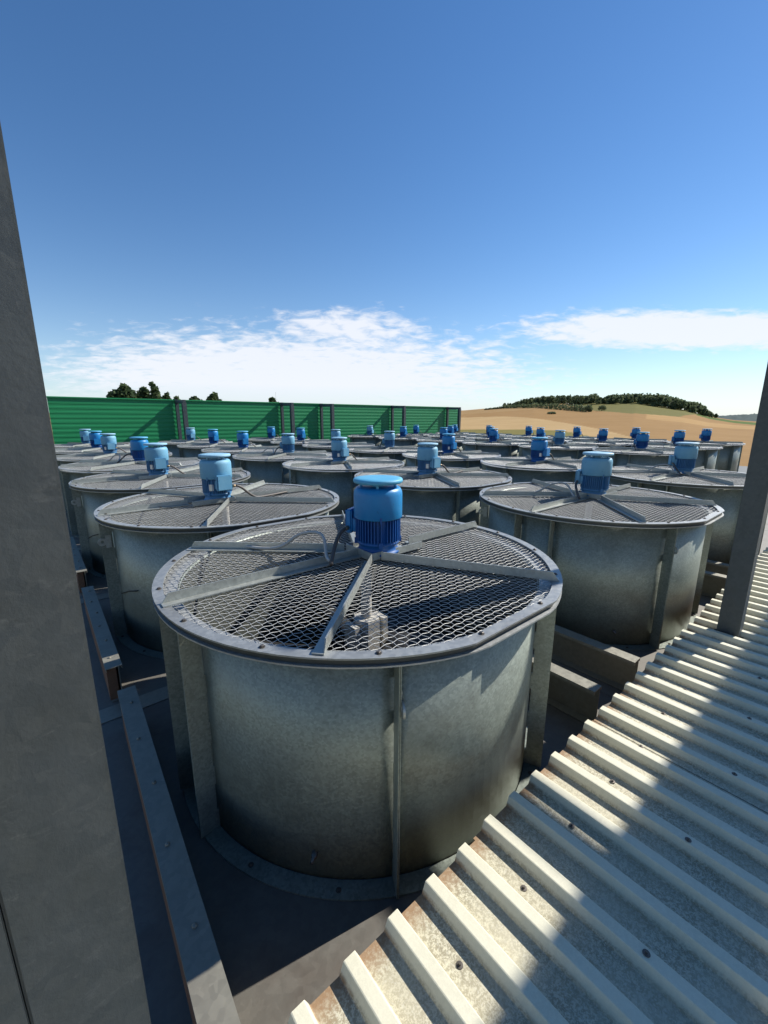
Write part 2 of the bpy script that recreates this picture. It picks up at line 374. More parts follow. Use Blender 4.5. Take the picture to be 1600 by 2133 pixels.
def build_ground():
    az = np.concatenate([np.linspace(-math.pi, -0.95, 40, endpoint=False), np.linspace(-0.95, 0.95, 520, endpoint=False), np.linspace(0.95, math.pi, 40, endpoint=False)])
    rad = np.concatenate([[0.5, 20, 40, 55], np.linspace(70, 470, 90), [490, 520, 560, 620, 700, 800, 900, 1000, 1100], np.linspace(1200, 1950, 26), [2100, 2300, 2600, 2900, 3500, 5000, 9000]])
    A_, D_ = np.meshgrid(az, rad, indexing='ij')
    X, Y = D_ * np.sin(A_), D_ * np.cos(A_); Z = terrain_z(X, Y)
    rough = np.where((D_ > 1300) & (D_ < 1960), rng.normal(0, 1.6, D_.shape), 0); Z = Z + rough
    na, nr = A_.shape
    vs = np.stack([X, Y, Z], -1).reshape(-1, 3)
    i, j = np.meshgrid(np.arange(na), np.arange(nr - 1), indexing='ij'); i2 = (i + 1) % na
    f = np.stack([i * nr + j, i * nr + j + 1, i2 * nr + j + 1, i2 * nr + j], -1).reshape(-1, 4)
    me = bpy.data.meshes.new('ground'); me.from_pydata(vs.tolist(), [], f.tolist())
    # fields: which crop grows where (by bearing and distance)
    xi = 800 + F_PX * np.tan(np.clip(A_, -1.1, 1.1)); s = np.clip((D_ - D1) / (D2 - D1), 0, 1.2)
    col = np.zeros((na, nr, 3)); col[:] = (0.34, 0.205, 0.085)                   # ripe wheat
    stub0 = np.interp(xi, [900, 1000, 1160, 1285, 1400, 1600], [0.24, 0.22, 0.20, 0.06, -0.05, -0.2])
    stub1 = np.interp(xi, [900, 1040, 1162, 1285, 1400, 1600], [0.60, 0.55, 0.34, 0.16, 0.0, -0.1])
    def put(mask, c): col[mask] = c
    put((s > 0.74) & (xi < 1200), (0.37, 0.235, 0.105))
    put((s > 0.44) & (s < 0.60) & (xi > 1330), (0.43, 0.27, 0.115))
    put((s > stub0) & (s < stub1), (0.47, 0.32, 0.155))                           # pale stubble
    put(s <= stub0, (0.20, 0.175, 0.055))                                        # dry grass
    lowm = np.interp(xi, [1185, 1210, 1300, 1400, 1440], [0.86, 0.70, 0.56, 0.62, 0.95])
    put((s > lowm) & (xi > 1185) & (xi < 1445), (0.165, 0.155, 0.05))            # meadow
    put((xi > 1435) & (s > np.interp(xi, [1430, 1600], [0.86, 0.62])) & (s < np.interp(xi, [1430, 1600], [0.99, 0.84])), (0.09, 0.14, 0.03))
    put((D_ > D2 + 15) & (D_ < 1250), (0.30, 0.24, 0.12))
    put(D_ > 1250, (0.075, 0.11, 0.105))
    ca = me.color_attributes.new('zone', 'FLOAT_COLOR', 'POINT')
    ca.data.foreach_set('color', np.concatenate([col, np.ones((na, nr, 1))], -1).astype(np.float32).ravel())
    me.polygons.foreach_set('use_smooth', np.ones(len(f), bool)); me.materials.append(MATS['fields']); me.update()
    tag(obj('ground', me), kind='structure')
build_ground()

def ray_ground(u, d):                 # world x,y of a point seen in photo column u at distance d
    phi = math.atan((u - 800) / F_PX / 0.985); return d * math.sin(phi), d * math.cos(phi)
def crown_mesh(name, clumps, per, size, mat, tall=1.0, seedv=0):
    """clumps: list of (cx,cy,cz,rx,rz); many small leaf faces spread through every clump"""
    g = np.random.default_rng(seedv); V = []; T = []
    for cx, cy, cz, rx, rz in clumps:
        n = max(6, int(per * rx * rx))
        d = g.normal(size=(n, 3)); d /= np.linalg.norm(d, axis=1)[:, None]
        r = g.random(n) ** 0.38
        p = d * r[:, None] * np.array([rx, rx, rz]) + np.array([cx, cy, cz])
        shade = g.random() * 0.5
        for k in range(n):
            a = g.normal(size=3); a /= np.linalg.norm(a); b = np.cross(a, g.normal(size=3)); b /= np.linalg.norm(b)
            s_ = size * (0.6 + 0.8 * g.random())
            V += [p[k] - a * s_ - b * s_ * .6, p[k] + a * s_ - b * s_ * .6, p[k] + a * s_ * .7 + b * s_ * .6, p[k] - a * s_ * .7 + b * s_ * .6]
            T += [min(1, shade + 0.5 * g.random())] * 4
    V = np.array(V); me = bpy.data.meshes.new(name)
    me.from_pydata(V.tolist(), [], np.arange(len(V)).reshape(-1, 4).tolist())
    at = me.attributes.new('tint', 'FLOAT', 'POINT'); at.data.foreach_set('value', np.array(T, np.float32))
    me.materials.append(MATS[mat]); me.update(); return me

def tree_clumps(h, w, kind, g, base=0.0, ox=0, oy=0):
    cl = []
    if kind == 'cone':
        n = 9
        for k in range(n):
            t = k / (n - 1); z = base + h * (0.22 + 0.76 * t); r = w * 0.62 * (1 - 0.75 * t)
            for q in range(3 if t < 0.7 else 1):
                a = g.random() * 6.28; cl.append((ox + r * .45 * math.cos(a), oy + r * .45 * math.sin(a), z, max(.25, r * .75), h * 0.09))
    else:
        for k in range(16):
            t = g.random(); a = g.random() * 6.28; zz = 0.30 + 0.58 * t
            rr = w * 0.5 * math.sqrt(max(0.08, 1 - ((zz - 0.58) / 0.42) ** 2)) * 0.68 * math.sqrt(g.random())
            cl.append((ox + rr * math.cos(a), oy + rr * math.sin(a), base + h * zz, w * (0.17 + 0.11 * g.random()), h * (0.10 + 0.06 * g.random())))
        cl.append((ox, oy, base + h * 0.92, w * 0.17, h * 0.08))
    return cl
def trunk_mesh(h, w, g):
    m = MB(); m.tube([(0, 0, -0.4), (0.02 * h, 0, h * .3), (0, 0.02 * h, h * .62), (0, 0, h * .86)], [h * .03, h * .022, h * .013, h * .005], 7)
    for k in range(5):
        a = k * 1.3 + g.random(); z = h * (0.28 + 0.1 * k)
        m.tube([(0, 0, z), (math.cos(a) * w * .2, math.sin(a) * w * .2, z + h * .07), (math.cos(a) * w * .38, math.sin(a) * w * .38, z + h * .15)], [h * .012, h * .008, h * .003], 5)
    return m.mesh('trunk', 'bark')
def tree(name, label, u, vtop, wpx, d, kind, k, group='trees beyond the green fence'):
    x, y = ray_ground(u, d); zg = float(terrain_z(np.array([x]), np.array([y]))[0])
    depth = y; ztop = CAM_Z + (870.5 - vtop) / F_PX * depth * 0.95
    h = ztop - zg; w = wpx / F_PX * depth; g = np.random.default_rng(k)
    e = obj(name, None, None, (x, y, zg)); e.empty_display_size = 1
    tag(e, label, 'tree', group)
    obj('trunk', trunk_mesh(h, w, g), e)
    obj('crown', crown_mesh('crown', tree_clumps(h, w * 1.35, kind, g), 420 / max(w, 1) , 0.036 * h + 0.06, 'leaf', seedv=k), e)
    return e
TREES = [('broadleaf_tree', 'largest round dark tree rising above the green fence at far left', 287, 803, 46, 130, 'round'),
         ('broadleaf_tree', 'small tree peeking over the fence left of the largest dark tree', 265, 819, 24, 138, 'round'),
         ('broadleaf_tree', 'slim leafy tree between the largest dark tree and the pointed conifer', 322, 808, 22, 132, 'round'),
         ('conifer_tree', 'tallest pointed conifer above the green fence at far left', 345, 804, 30, 128, 'cone'),
         ('broadleaf_tree', 'low narrow tree just above the widest grey fence post', 369, 822, 16, 134, 'round'),
         ('broadleaf_tree', 'low spreading tree right of the widest grey fence post', 388, 827, 22, 140, 'round'),
         ('broadleaf_tree', 'flat low tree left of the lone round tree above the fence', 424, 827, 34, 142, 'round'),
         ('broadleaf_tree', 'lone round tree standing clear above the middle of the left fence', 463, 818, 31, 130, 'round'),
         ('broadleaf_tree', 'tiny tree top over the fence beside the thin mast', 577, 829, 26, 150, 'round')]
for k, (nm, lb, u, vt, wp, d, kd) in enumerate(TREES): tree(nm, lb, u, vt, wp, d, kd, 30 + k)
# thin mast behind the fence
x, y = ray_ground(585, 120); m = MB(); m.tube([(0, 0, 0), (0, 0, 8)], [.05, .03], 6); m.tube([(0, 0, 8), (0, 0, 12.4)], .02, 5); m.box(-.5, .5, -.02, .02, 9.5, 9.54); m.box(-.35, .35, -.02, .02, 10.4, 10.44)
tag(obj('antenna_mast', m.mesh('antenna_mast', 'steel_dark'), None, (x, y, -4.0)), 'thin mast poking up behind the green fence', 'mast')

# the wood on the hill: one mass
def forest():
    g = np.random.default_rng(5); cl = []
    top = lambda x: np.interp(x, [1040, 1078, 1110, 1145, 1180, 1205, 1218, 1229, 1250, 1299, 1355, 1390, 1425, 1449, 1462], [846, 829, 824, 821, 822, 821, 815, 829, 819, 817, 818, 828, 834, 852, 864])
    base = lambda x: np.interp(x, [1040, 1200, 1267, 1390, 1442, 1465], [852, 852, 847, 860, 867, 870])
    for x in np.arange(1040, 1462, 2.6):
        for rep in range(2):
            u = x + g.normal(0, 2); d = 432 + 26 * g.random() + rep * 26
            X, Y = ray_ground(u, d); zg = float(terrain_z(np.array([X]), np.array([Y]))[0])
            ztop = CAM_Z + (870.5 - top(u) - 0.5) / F_PX * Y * (1.0 - 0.06 * g.random())
            h = ztop - zg
            if h < 3: h = 3 + 2 * g.random()
            h *= 0.86 + 0.17 * g.random()
            w = h * (0.55 + 0.2 * g.random())
            cl += [(X + a, Y + b, zg + c, r, rz) for a, b, c, r, rz in tree_clumps(h, w, 'cone' if g.random() < .22 else 'round', g, base=-0.12 * h)]
    me = crown_mesh('forest', cl, 4.2, 0.62, 'leaf_forest', seedv=77)
    tag(obj('forest', me), 'dark green wood covering the top of the hill', 'forest', kind='stuff')
    cl = []
    for u in np.arange(1002, 1212, 2.4):                                  # hedge below the wood
        X, Y = ray_ground(u + g.normal(0, 1), np.interp(u, [1040, 1208], [425, 318])); zg = float(terrain_z(np.array([X]), np.array([Y]))[0])
        h = np.interp(u, [1000, 1045, 1100, 1212], [1.0, 2.6, 4.0, 4.6]) * (0.8 + .4 * g.random())
        cl.append((X, Y, zg + h * .4, 1.7, h * .6))
    tag(obj('hedge', crown_mesh('hedge', cl, 12, 0.5, 'leaf_forest', seedv=78)), 'dark hedge running along the field below the wood', 'hedge', kind='stuff')
forest()
for k, (u, d, h, lb) in enumerate([(1234, 330, 4.0, 'round dark bush alone on the green meadow below the wood'),
                                   (1134, 290, 1.5, 'small dark bush alone in the ripe wheat field'),
                                   (1207, 318, 4.6, 'last bush at the right end of the long hedge')]):
    X, Y = ray_ground(u, d); zg = float(terrain_z(np.array([X]), np.array([Y]))[0]); g = np.random.default_rng(k)
    w = 5.6 if k == 0 else 5.5
    e = obj('bush', None, None, (X, Y, zg)); tag(e, lb, 'bush')
    mt = MB()
    for q in range(4):
        a = q * 1.6; mt.tube([(0, 0, -.2), (math.cos(a) * w * .12, math.sin(a) * w * .12, h * .35), (math.cos(a) * w * .25, math.sin(a) * w * .25, h * .6)], [.12, .08, .03], 5)
    obj('stem', mt.mesh('stem', 'bark'), e)
    obj('foliage', crown_mesh('foliage', [(w * .3 * math.cos(q), w * .3 * math.sin(q), h * (.35 + .12 * (q % 3)), w * .22, h * .3) for q in range(7)] + [(0, 0, h * .7, w * .25, h * .25)], 60, 0.22, 'leaf_forest', seedv=k), e)

# ------------------------------------------------------------------ deck (between the fans) and corrugated roof
ROWS = 7; ROW0, ROWD = 1.7315, 2.022
COLB = [1.30, 3.955, 6.61, 10.97, 13.60, 16.22]
deck = obj('deck', MB().box(-1.6, 20.5, 0.60, 15.75, -0.30, -0.006).mesh('deck', 'steel_dark'), None, (0, 0, 0), (0, 0, TH)); tag(deck, kind='structure')
mid = [-0.03] + [(COLB[j] + COLB[j + 1]) / 2 for j in range(5)] + [17.6]
edges_b = [-1.5, 0.0] + mid[1:]
pan_cache = {}
for j in range(len(edges_b) - 1):
    for i in range(ROWS):
        w_ = edges_b[j + 1] - edges_b[j] - 0.006
        a0 = ROW0 - ROWD / 2 + i * ROWD + (0.0 if i else -0.1); ln = ROWD - 0.008 + (0 if i else 0.1)
        key = (round(w_, 3), round(ln, 3))
        if key not in pan_cache: pan_cache[key] = MB().box(0, w_, 0, ln, -0.004, 0.0).mesh('deck_panel', 'galv_deck')
        obj('deck_panel', pan_cache[key], deck, (edges_b[j], a0, 0.0))
# overlapping joint strips across the deck between fan rows
st_me = MB().box(0, 2.4, -0.07, 0.07, 0.002, 0.005).mesh('joint_strip', 'galv_beam')
for i in (1, 2, 3):
    obj('joint_strip', st_me, deck, (-1.3, ROW0 + (i - 0.5) * ROWD - 0.02, 0.0))

# purlin beams running away from the roof edge between the lines of fans (z-section with lips)
def beam_mesh(L, h=0.23, w=0.088):
    m = MB(); t = 0.005
    prof = [(-w / 2, h), (-w / 2, h - 0.022), (-w / 2 + t, h - 0.022), (-w / 2 + t, h - t), (w / 2 - 0.018 - t, h - t), (w / 2 - 0.018 - t, t), (w / 2 - 0.08, t), (w / 2 - 0.08, 0),
            (w / 2 - 0.018, 0), (w / 2 - 0.018, h - t), (w / 2 - t, h - t), (w / 2 - t, h - 0.022), (w / 2, h - 0.022), (w / 2, h)]
    n = len(prof); vs = [(x, 0, z) for x, z in prof] + [(x, L, z) for x, z in prof]
    m.add(vs, [(i, (i + 1) % n, n + (i + 1) % n, n + i) for i in range(n)] + [tuple(range(n)), tuple(reversed(range(n, 2 * n)))])
    return m
beam_screw = MB().lathe([(0, 0.007), (0.006, 0.007), (0.008, 0.005), (0.008, 0.0)], 8).mesh('screw', 'galv_beam')
def purlin(a, b, L, label, tilt=0.0, wood=False, flip=False):
    e = obj('purlin_beam', None, None, W(a, b, 0.004), (0, 0, TH + tilt)); tag(e, label, 'beam', 'beams between the lines of fans')
    me = beam_mesh(L).mesh('channel', 'galv_beam'); c = obj('channel', me, e)
    if flip: c.scale = (-1, 1, 1)
    if wood: obj('packing_timber', MB().box(-0.040, 0.012, 0.02, L - 0.03, 0.001, 0.221).mesh('packing_timber', 'wood', bevel=0.003), e)
    for q in range(6): obj('screw', beam_screw, e, (0.006 * ((q % 2) * 2 - 1), L * (q + .5) / 6, 0.2302))
    return e
purlin(0.62, 0.158, 1.93, 'long grey channel beam beside the big post, nearest the camera', tilt=-R(2.3), wood=True)
purlin(2.83, 0.215, 1.62, 'second channel beam behind the nearest one along the left post', tilt=-R(0.6), wood=True)
purlin(4.95, 0.235, 1.6, 'third channel beam along the left post, mostly hidden', tilt=0, wood=True)
purlin(0.83, 2.285, 3.9, 'grey channel beam against the right side of the nearest drum', tilt=0)
purlin(0.80, 2.775, 3.9, 'grey channel beam at the left foot of the second front drum', tilt=0)
purlin(0.80, 5.02, 3.9, 'channel beam end seen behind the right steel post, right of the second drum')
purlin(0.80, 5.45, 3.9, 'channel beam at the left foot of the third front drum')

ROOF_A, ROOF_Z, PITCH, RIBH = 0.712, 0.274, 0.1555, 0.036
roof = obj('roof', MB().box(-1.5, 20.0, -3.2, -0.18, -0.20, -0.03).mesh('roof', 'steel_dark'), None, W(ROOF_A, 0, ROOF_Z), (0, 0, TH)); tag(roof, kind='structure')
def sheet_mesh(nrib, L=3.2, first=True):
    pts = []; x = 0.0; base, topw = 0.066, 0.038
    pts.append((x, 0.0))
    for k in range(nrib):
        c = x + PITCH / 2
        pts += [(c - base / 2 - .002, 0), (c - base / 2, 0.001), (c - topw / 2, RIBH), (c - topw / 2 + .003, RIBH + 0.0012), (c + topw / 2 - .003, RIBH + 0.0012), (c + topw / 2, RIBH), (c + base / 2, 0.001), (c + base / 2 + .002, 0)]
        x += PITCH
    # last rib half overlaps the neighbour
    pts += [(x, 0.0)]
    t = 0.0025; n = len(pts); m = MB()
    ys = [0.0, -0.05, -0.12, -0.3, -L]
    vs = []
    for yv in ys:
        for px, pz in pts: vs.append((px, yv, pz))
    o2 = len(vs)
    for px, pz in pts: vs.append((px, 0.0, pz - t))
    for px, pz in pts: vs.append((px, -0.3, pz - t))
    fs = []
    for r_ in range(len(ys) - 1):
        for k in range(n - 1): fs.append((r_ * n + k, (r_ + 1) * n + k, (r_ + 1) * n + k + 1, r_ * n + k + 1))
    for k in range(n - 1):
        fs.append((k, k + 1, o2 + k + 1, o2 + k)); fs.append((o2 + k, o2 + k + 1, o2 + n + k + 1, o2 + n + k))
    m.add(vs, fs); return m.mesh('roof_sheet', 'roof', fix=False)
NR = 6; sh = sheet_mesh(NR); scr = MB()
scr.lathe([(0.0, 0.008), (0.0032, 0.008), (0.0038, 0.007), (0.0038, 0.0022)], 6, smooth=False); scr.lathe([(0.0038, 0.0024), (0.0095, 0.0020), (0.0100, 0.0004)], 12, smooth=False)
scr = scr.mesh('screw', 'bolt')
RIB0 = 0.318 - 7 * PITCH - PITCH / 2
SHX = [RIB0 + q * NR * PITCH for q in range(0, 9)]
k = 0
for q, x0 in enumerate(SHX):
    s_ = obj('roof_sheet', sh, roof, (x0, (0.0, -0.006, 0.004)[q % 3], 0.0022 * (q % 2)))
for r_ in range(1, 44):
    xx = RIB0 + r_ * PITCH
    if r_ % 2 == 0:
        obj('screw', scr, roof, (xx + rng.normal(0, .006), -0.205 + rng.normal(0, .008), 0.0024))
    if r_ % 3 == 0:
        obj('screw', scr, roof, (xx + PITCH / 2 + rng.normal(0, .003), -0.50 + rng.normal(0, .02), RIBH + 0.002))

# ------------------------------------------------------------------ steel posts on the roof
def post(label, b, a=0.50, h=3.1, w=0.125, seam=False):
    e = obj('steel_post', None, None, W(a, b, ROOF_Z), (0, 0, TH)); tag(e, label, 'post', 'steel posts along the roof edge')
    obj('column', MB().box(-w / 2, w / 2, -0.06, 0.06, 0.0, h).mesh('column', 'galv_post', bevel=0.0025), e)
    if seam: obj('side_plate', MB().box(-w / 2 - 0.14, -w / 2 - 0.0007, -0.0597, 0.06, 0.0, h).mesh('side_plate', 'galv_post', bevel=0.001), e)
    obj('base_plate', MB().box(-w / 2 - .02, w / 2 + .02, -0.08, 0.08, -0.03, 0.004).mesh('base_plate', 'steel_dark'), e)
    return e
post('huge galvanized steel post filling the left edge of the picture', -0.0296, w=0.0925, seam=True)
lf = MB().add([(0, 0, 0), (.003, -.0012, .004), (.0035, -.001, .011), (0, -.0004, .016), (-.0028, -.001, .009), (-.0022, -.0012, .003)], [(0, 1, 2, 3, 4, 5), (5, 4, 3, 2, 1, 0)]).mesh('dry_leaf', 'plate', fix=False)
tag(obj('dry_leaf', lf, None, W(0.4397, -0.0045, 0.97), (0, R(20), TH)), 'tiny pale dry leaf stuck to the big left post', 'leaf')
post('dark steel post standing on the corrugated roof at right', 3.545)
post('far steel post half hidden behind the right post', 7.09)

# added, never in frame: screen and bracket set up to cast the roof shade
wl = obj('shade_screen', None, None, W(-0.62, 0, 0), (0, 0, TH)); tag(wl, 'added unseen screen behind the viewer that shades the roof', 'screen')
WT = 3.71; WB = 2.33
pm = MB()
for k in range(6):
    pm.box(k * 0.165 + .004, k * 0.165 + 0.130, -0.03, 0.0, WB, WT - 0.03); pm.box(k * 0.165 + 0.130, k * 0.165 + 0.165 + .004, -0.03, -0.022, WB, WT - 0.03)
pm = pm.mesh('shade_panel', 'cladding')
for k in range(17): obj('shade_panel', pm, wl, (1.2 + k * 0.994, 0, 0))
obj('coping', MB().box(1.15, 18.2, -0.06, 0.03, WT - 0.03, WT).mesh('coping', 'galv_beam'), wl)
leg_me = MB().box(-.06, .06, -.16, -.035, ROOF_Z, WT - .031).mesh('leg', 'galv_post', bevel=.003)
for k in range(5): obj('leg', leg_me, wl, (1.4 + k * 4.1, 0, 0))
br = obj('shadow_bracket', None, None, W(-0.62, 5.56, WT), (0, 0, TH)); tag(br, 'added unseen bracket that casts a shadow band on the roof', 'bracket')  # unseen arm added to throw the soft shadow band across the ribs
obj('arm', MB().box(-0.075, 0.075, -0.05, 0.58, 0.002, 0.10).mesh('arm', 'galv_beam', bevel=.004), br)
obj('end_plate', MB().box(-0.115, 0.115, 0.58, 0.592, -0.02, 0.14).mesh('end_plate', 'galv_beam'), br)

# ------------------------------------------------------------------ green fence
FA, FZ = 15.75, 2.295
fence = obj('green_fence', None, None, W(FA, 0, 0), (0, 0, TH)); tag(fence, 'green ribbed metal fence behind the fans at left', 'fence')
def fence_sheet(L):
    prof = []; z = -0.3; p = 0.138
    while z < FZ - 0.02:
        prof += [(0, z), (0, z + .052), (0.005, z + .066), (0.005, z + .120), (0.001, z + .134)]; z += p
    m = MB(); n = len(prof)
    vs = [(0, -y, zz) for y, zz in prof] + [(L, -y, zz) for y, zz in prof] + [(0, 0.03, zz) for y, zz in prof] + [(L, 0.03, zz) for y, zz in prof]
    m.add(vs, [(i, n + i, n + i + 1, i + 1) for i in range(n - 1)] + [(2 * n + i, 2 * n + i + 1, 3 * n + i + 1, 3 * n + i) for i in range(n - 1)])
    return m.mesh('fence_sheet', 'green', fix=False)
FB = [4.03, 7.87, 9.68, 13.65, 17.60]
cuts = [-3.0, 0.6, 4.03, 7.87, 9.68, 13.65, 18.55]
for b0, b1 in zip(cuts[:-1], cuts[1:]): obj('fence_sheet', fence_sheet(b1 - b0 - .006), fence, (b0, 0, 0))
obj('top_trim', MB().box(-3, 18.56, -0.035, 0.04, FZ - 0.012, FZ + 0.012).mesh('top_trim', 'green'), fence)
for b in FB:
    f1 = obj('frame_post', MB().box(-0.05, 0.05, -0.14, -0.04, -0.2, FZ + .02).mesh('frame_post', 'galv_post', bevel=.003), fence, (b, 0, 0))
    obj('frame_post', MB().box(-0.065, 0.065, -0.98, -0.85, -0.2, FZ - .10).mesh('frame_post', 'galv_post', bevel=.003), fence, (b, 0, 0))
    obj('frame_arm', MB().box(-0.045, 0.045, -0.98, -0.14, FZ - .10, FZ - .01).mesh('frame_arm', 'galv_post', bevel=.003), fence, (b, 0, 0))

# ------------------------------------------------------------------ cooling fans
RIM_Z = 1.0065; RW = 0.90
def ring_outline(ro, flat, n=96):
    """circle cut by two straight flats"""
    pts = []
    for k in range(n):
        t = 2 * math.pi * k / n; x, y = ro * math.cos(t), ro * math.sin(t)
        y2 = max(-flat, min(flat, y)); pts.append((x, y2))
    return pts
def ring_mesh(name, ri, ro, flat_i, flat_o, z0, z1, mat, n=96, bevel=0.0):
    po, pi = ring_outline(ro, flat_o, n), ring_outline(ri, flat_i, n)
    vs = [(x, y, z1) for x, y in po] + [(x, y, z1) for x, y in pi] + [(x, y, z0) for x, y in po] + [(x, y, z0) for x, y in pi]
    fs = []
    for k in range(n):
        q = (k + 1) % n
        fs += [(k, q, n + q, n + k), (2 * n + k, 3 * n + k, 3 * n + q, 2 * n + q), (k, 2 * n + k, 2 * n + q, q), (n + k, n + q, 3 * n + q, 3 * n + k)]
    return MB().add(vs, fs).mesh(name, mat)
guard_ring = ring_mesh('guard_ring', 0.957, 1.0, 0.923, 0.965, RIM_Z - 0.006, RIM_Z, 'galv_ring')
gap_shade_ring = ring_mesh('gap_shade_ring', 0.975, 0.988, 0.940, 0.953, RIM_Z - 0.029, RIM_Z - 0.0065, 'steel_dark')  # dark ring painting the shade in the gap below the guard ring
upper_flange = ring_mesh('upper_flange', 0.9025, 1.0, 0.9025, 0.975, RIM_Z - 0.036, RIM_Z - 0.030, 'galv_ring')
lower_flange = ring_mesh('lower_flange', 0.903, 0.972, 0.903, 0.955, 0.001, 0.007, 'galv_drum')
FLANGE_ANG = [0, 62, 120, 171, 189, 240, 298]
# wall panel: one eighth of the drum, and whole wall for the distant fans
def wall(a0, a1, n):
    t = 0.004; return [(RW, 0.0075), (RW, RIM_Z - 0.037), (RW - t, RIM_Z - 0.037), (RW - t, 0.0075)]
wall_panels = []
for k, a0 in enumerate(FLANGE_ANG):
    a1 = (FLANGE_ANG + [360])[k + 1]; wp = MB(); wp.lathe(wall(0, 0, 0), max(4, int((a1 - a0) / 3.2)), R(a0 + 0.12), R(a1 - 0.12), closed=True); wall_panels.append(wp.mesh('wall_panel', 'galv_drum'))
wp = MB(); wp.lathe(wall(0, 0, 0), 64, closed=True); drum_wall = wp.mesh('drum_wall', 'galv_drum')
def flange_mesh(detail=True):
    m = MB(); z0, z1 = 0.009, RIM_Z - 0.04; th = 0.0035
    for s in (-1, 1):
        y0, y1 = (0.0008, 0.0008 + th) if s > 0 else (-0.0008 - th, -0.0008)
        if detail:
            m.box(RW + 0.007, RW + 0.085, y0, y1, z0, z1)
            z = z0
            for q in range(5):                                   # stitch welds: long gaps of daylight between them
                m.box(RW + 0.0005, RW + 0.0068, y0, y1, z, min(z1, z + 0.085)); z += 0.215
        else: m.box(RW + 0.001, RW + 0.085, y0, y1, z0, z1)
    return m.mesh('vertical_flange', 'galv_drum')
vflange, vflange_far = flange_mesh(True), flange_mesh(False)
def lug_mesh():
    m = MB(); M = Matrix.Translation((RW + 0.078, 0.010, 0.80)) @ Matrix.Rotation(R(90), 4, 'X')
    m.lathe([(0.012, -0.004), (0.030, -0.004), (0.030, 0.004), (0.012, 0.004)], 20, closed=True, M=M, smooth=False)
    m.box(RW + 0.020, RW + 0.056, 0.006, 0.0135, 0.75, 0.85)
    return m.mesh('lifting_lug', 'galv_bar')
lug = lug_mesh()
def bolt_mesh(r=0.0072, h=0.006):
    m = MB(); m.lathe([(r * 1.5, 0), (r * 1.5, 0.0015), (r, 0.0017)], 12, smooth=False); m.lathe([(r, 0.0015), (r, h), (r * .8, h + .001), (0, h + .001)], 6, smooth=False)
    return m.mesh('bolt', 'bolt')
bolt = bolt_mesh()
# woven crimped wire guard
def wire_mesh(pitch=0.0285, r=0.0012, crimp=0.0021, fine=True):
    m = MB(); lim = 0.964; fl = 0.929; V = []; F = []
    z0 = RIM_Z - 0.0105; nseg = 3 if fine else 3
    N = int(lim / pitch)
    for axis in (0, 1):
        for k in range(-N, N + 1):
            c = k * pitch
            if axis == 0:                                        # runs along x at y = c
                if abs(c) > fl: continue
                e = math.sqrt(max(0, lim ** 2 - c ** 2))
            else:
                e = min(fl, math.sqrt(max(0, lim ** 2 - c ** 2)))
            if e < pitch: continue
            if fine:
                q0 = int(math.ceil(-e / pitch)); q1 = int(math.floor(e / pitch)); pts = [(-e, 0)]
                for q in range(q0, q1 + 1):
                    sgn = 1 if (q + k + axis) % 2 == 0 else -1
                    pts += [(q * pitch - .003, sgn * crimp), (q * pitch + .003, sgn * crimp)]
                pts.append((e, 0)); pts = sorted(pts)
            else:
                pts = [(-e, (k + axis) % 2 * .002), (e, (k + axis) % 2 * .002)]
            o = len(V)
            for p, zz in pts:
                for t in range(3):
                    an = 2 * math.pi * t / 3 + math.pi / 2; w, h = math.cos(an) * r, math.sin(an) * r
                    # in-plane wiggle as well as over-and-under
                    off = zz * 0.30
                    V.append((p, c + w + off, z0 + zz + h) if axis == 0 else (c + w + off, p, z0 + zz + h))
            for s in range(len(pts) - 1):
                for t in range(3):
                    F.append((o + s * 3 + t, o + s * 3 + (t + 1) % 3, o + (s + 1) * 3 + (t + 1) % 3, o + (s + 1) * 3 + t))
    me = bpy.data.meshes.new('wire_guard'); me.from_pydata(V, [], F)
    me.polygons.foreach_set('use_smooth', np.ones(len(F), bool)); me.materials.append(MATS['galv_wire']); me.update(); return me
wires, wires_far = wire_mesh(), wire_mesh(fine=False, r=0.0014)
# spokes (L-section), from the hub frame to the ring; normal fan: hub sits at +x
HUB = 0.085
def spoke_mesh(p0, p1, side=1):
    d = Vector((p1[0] - p0[0], p1[1] - p0[1], 0)); L = d.length; an = math.atan2(d.y, d.x)
    M = Matrix.Translation((p0[0], p0[1], RIM_Z + 0.0008)) @ Matrix.Rotation(an, 4, 'Z'); m = MB(); t = 0.005; h = 0.042; w = 0.040 * side
    ys = sorted((0, w)); yt = sorted((0, t * side))
    m.box(0, L, ys[0], ys[1], 0, t, M)
    v = [(0, yt[0], t + .0003), (L - 0.004, yt[0], t + .0003), (L - 0.03, yt[0], h), (0, yt[0], h), (0, yt[1], t + .0003), (L - 0.004, yt[1], t + .0003), (L - 0.03, yt[1], h), (0, yt[1], h)]
    m.add([M @ Vector(p) for p in v], [(0, 1, 2, 3), (7, 6, 5, 4), (0, 4, 5, 1), (1, 5, 6, 2), (2, 6, 7, 3), (3, 7, 4, 0)])
    return m.mesh('spoke', 'galv_bar')
def pol(r, a): return (r * math.cos(R(a)), r * math.sin(R(a)))
SPOKES = [spoke_mesh((-0.02, 0.012), pol(0.985, 180 - 1), -1 if False else 1), spoke_mesh((0.335, -0.012), pol(0.985, -0.5), 1),
          spoke_mesh((-0.03, 0.125), pol(0.985, 133.5), 1), spoke_mesh((-0.03, -0.125), pol(0.985, -134), -1),
          spoke_mesh((0.03, 0.125), pol(0.985, 62), -1), spoke_mesh((0.03, -0.125), pol(0.985, -62), 1)]
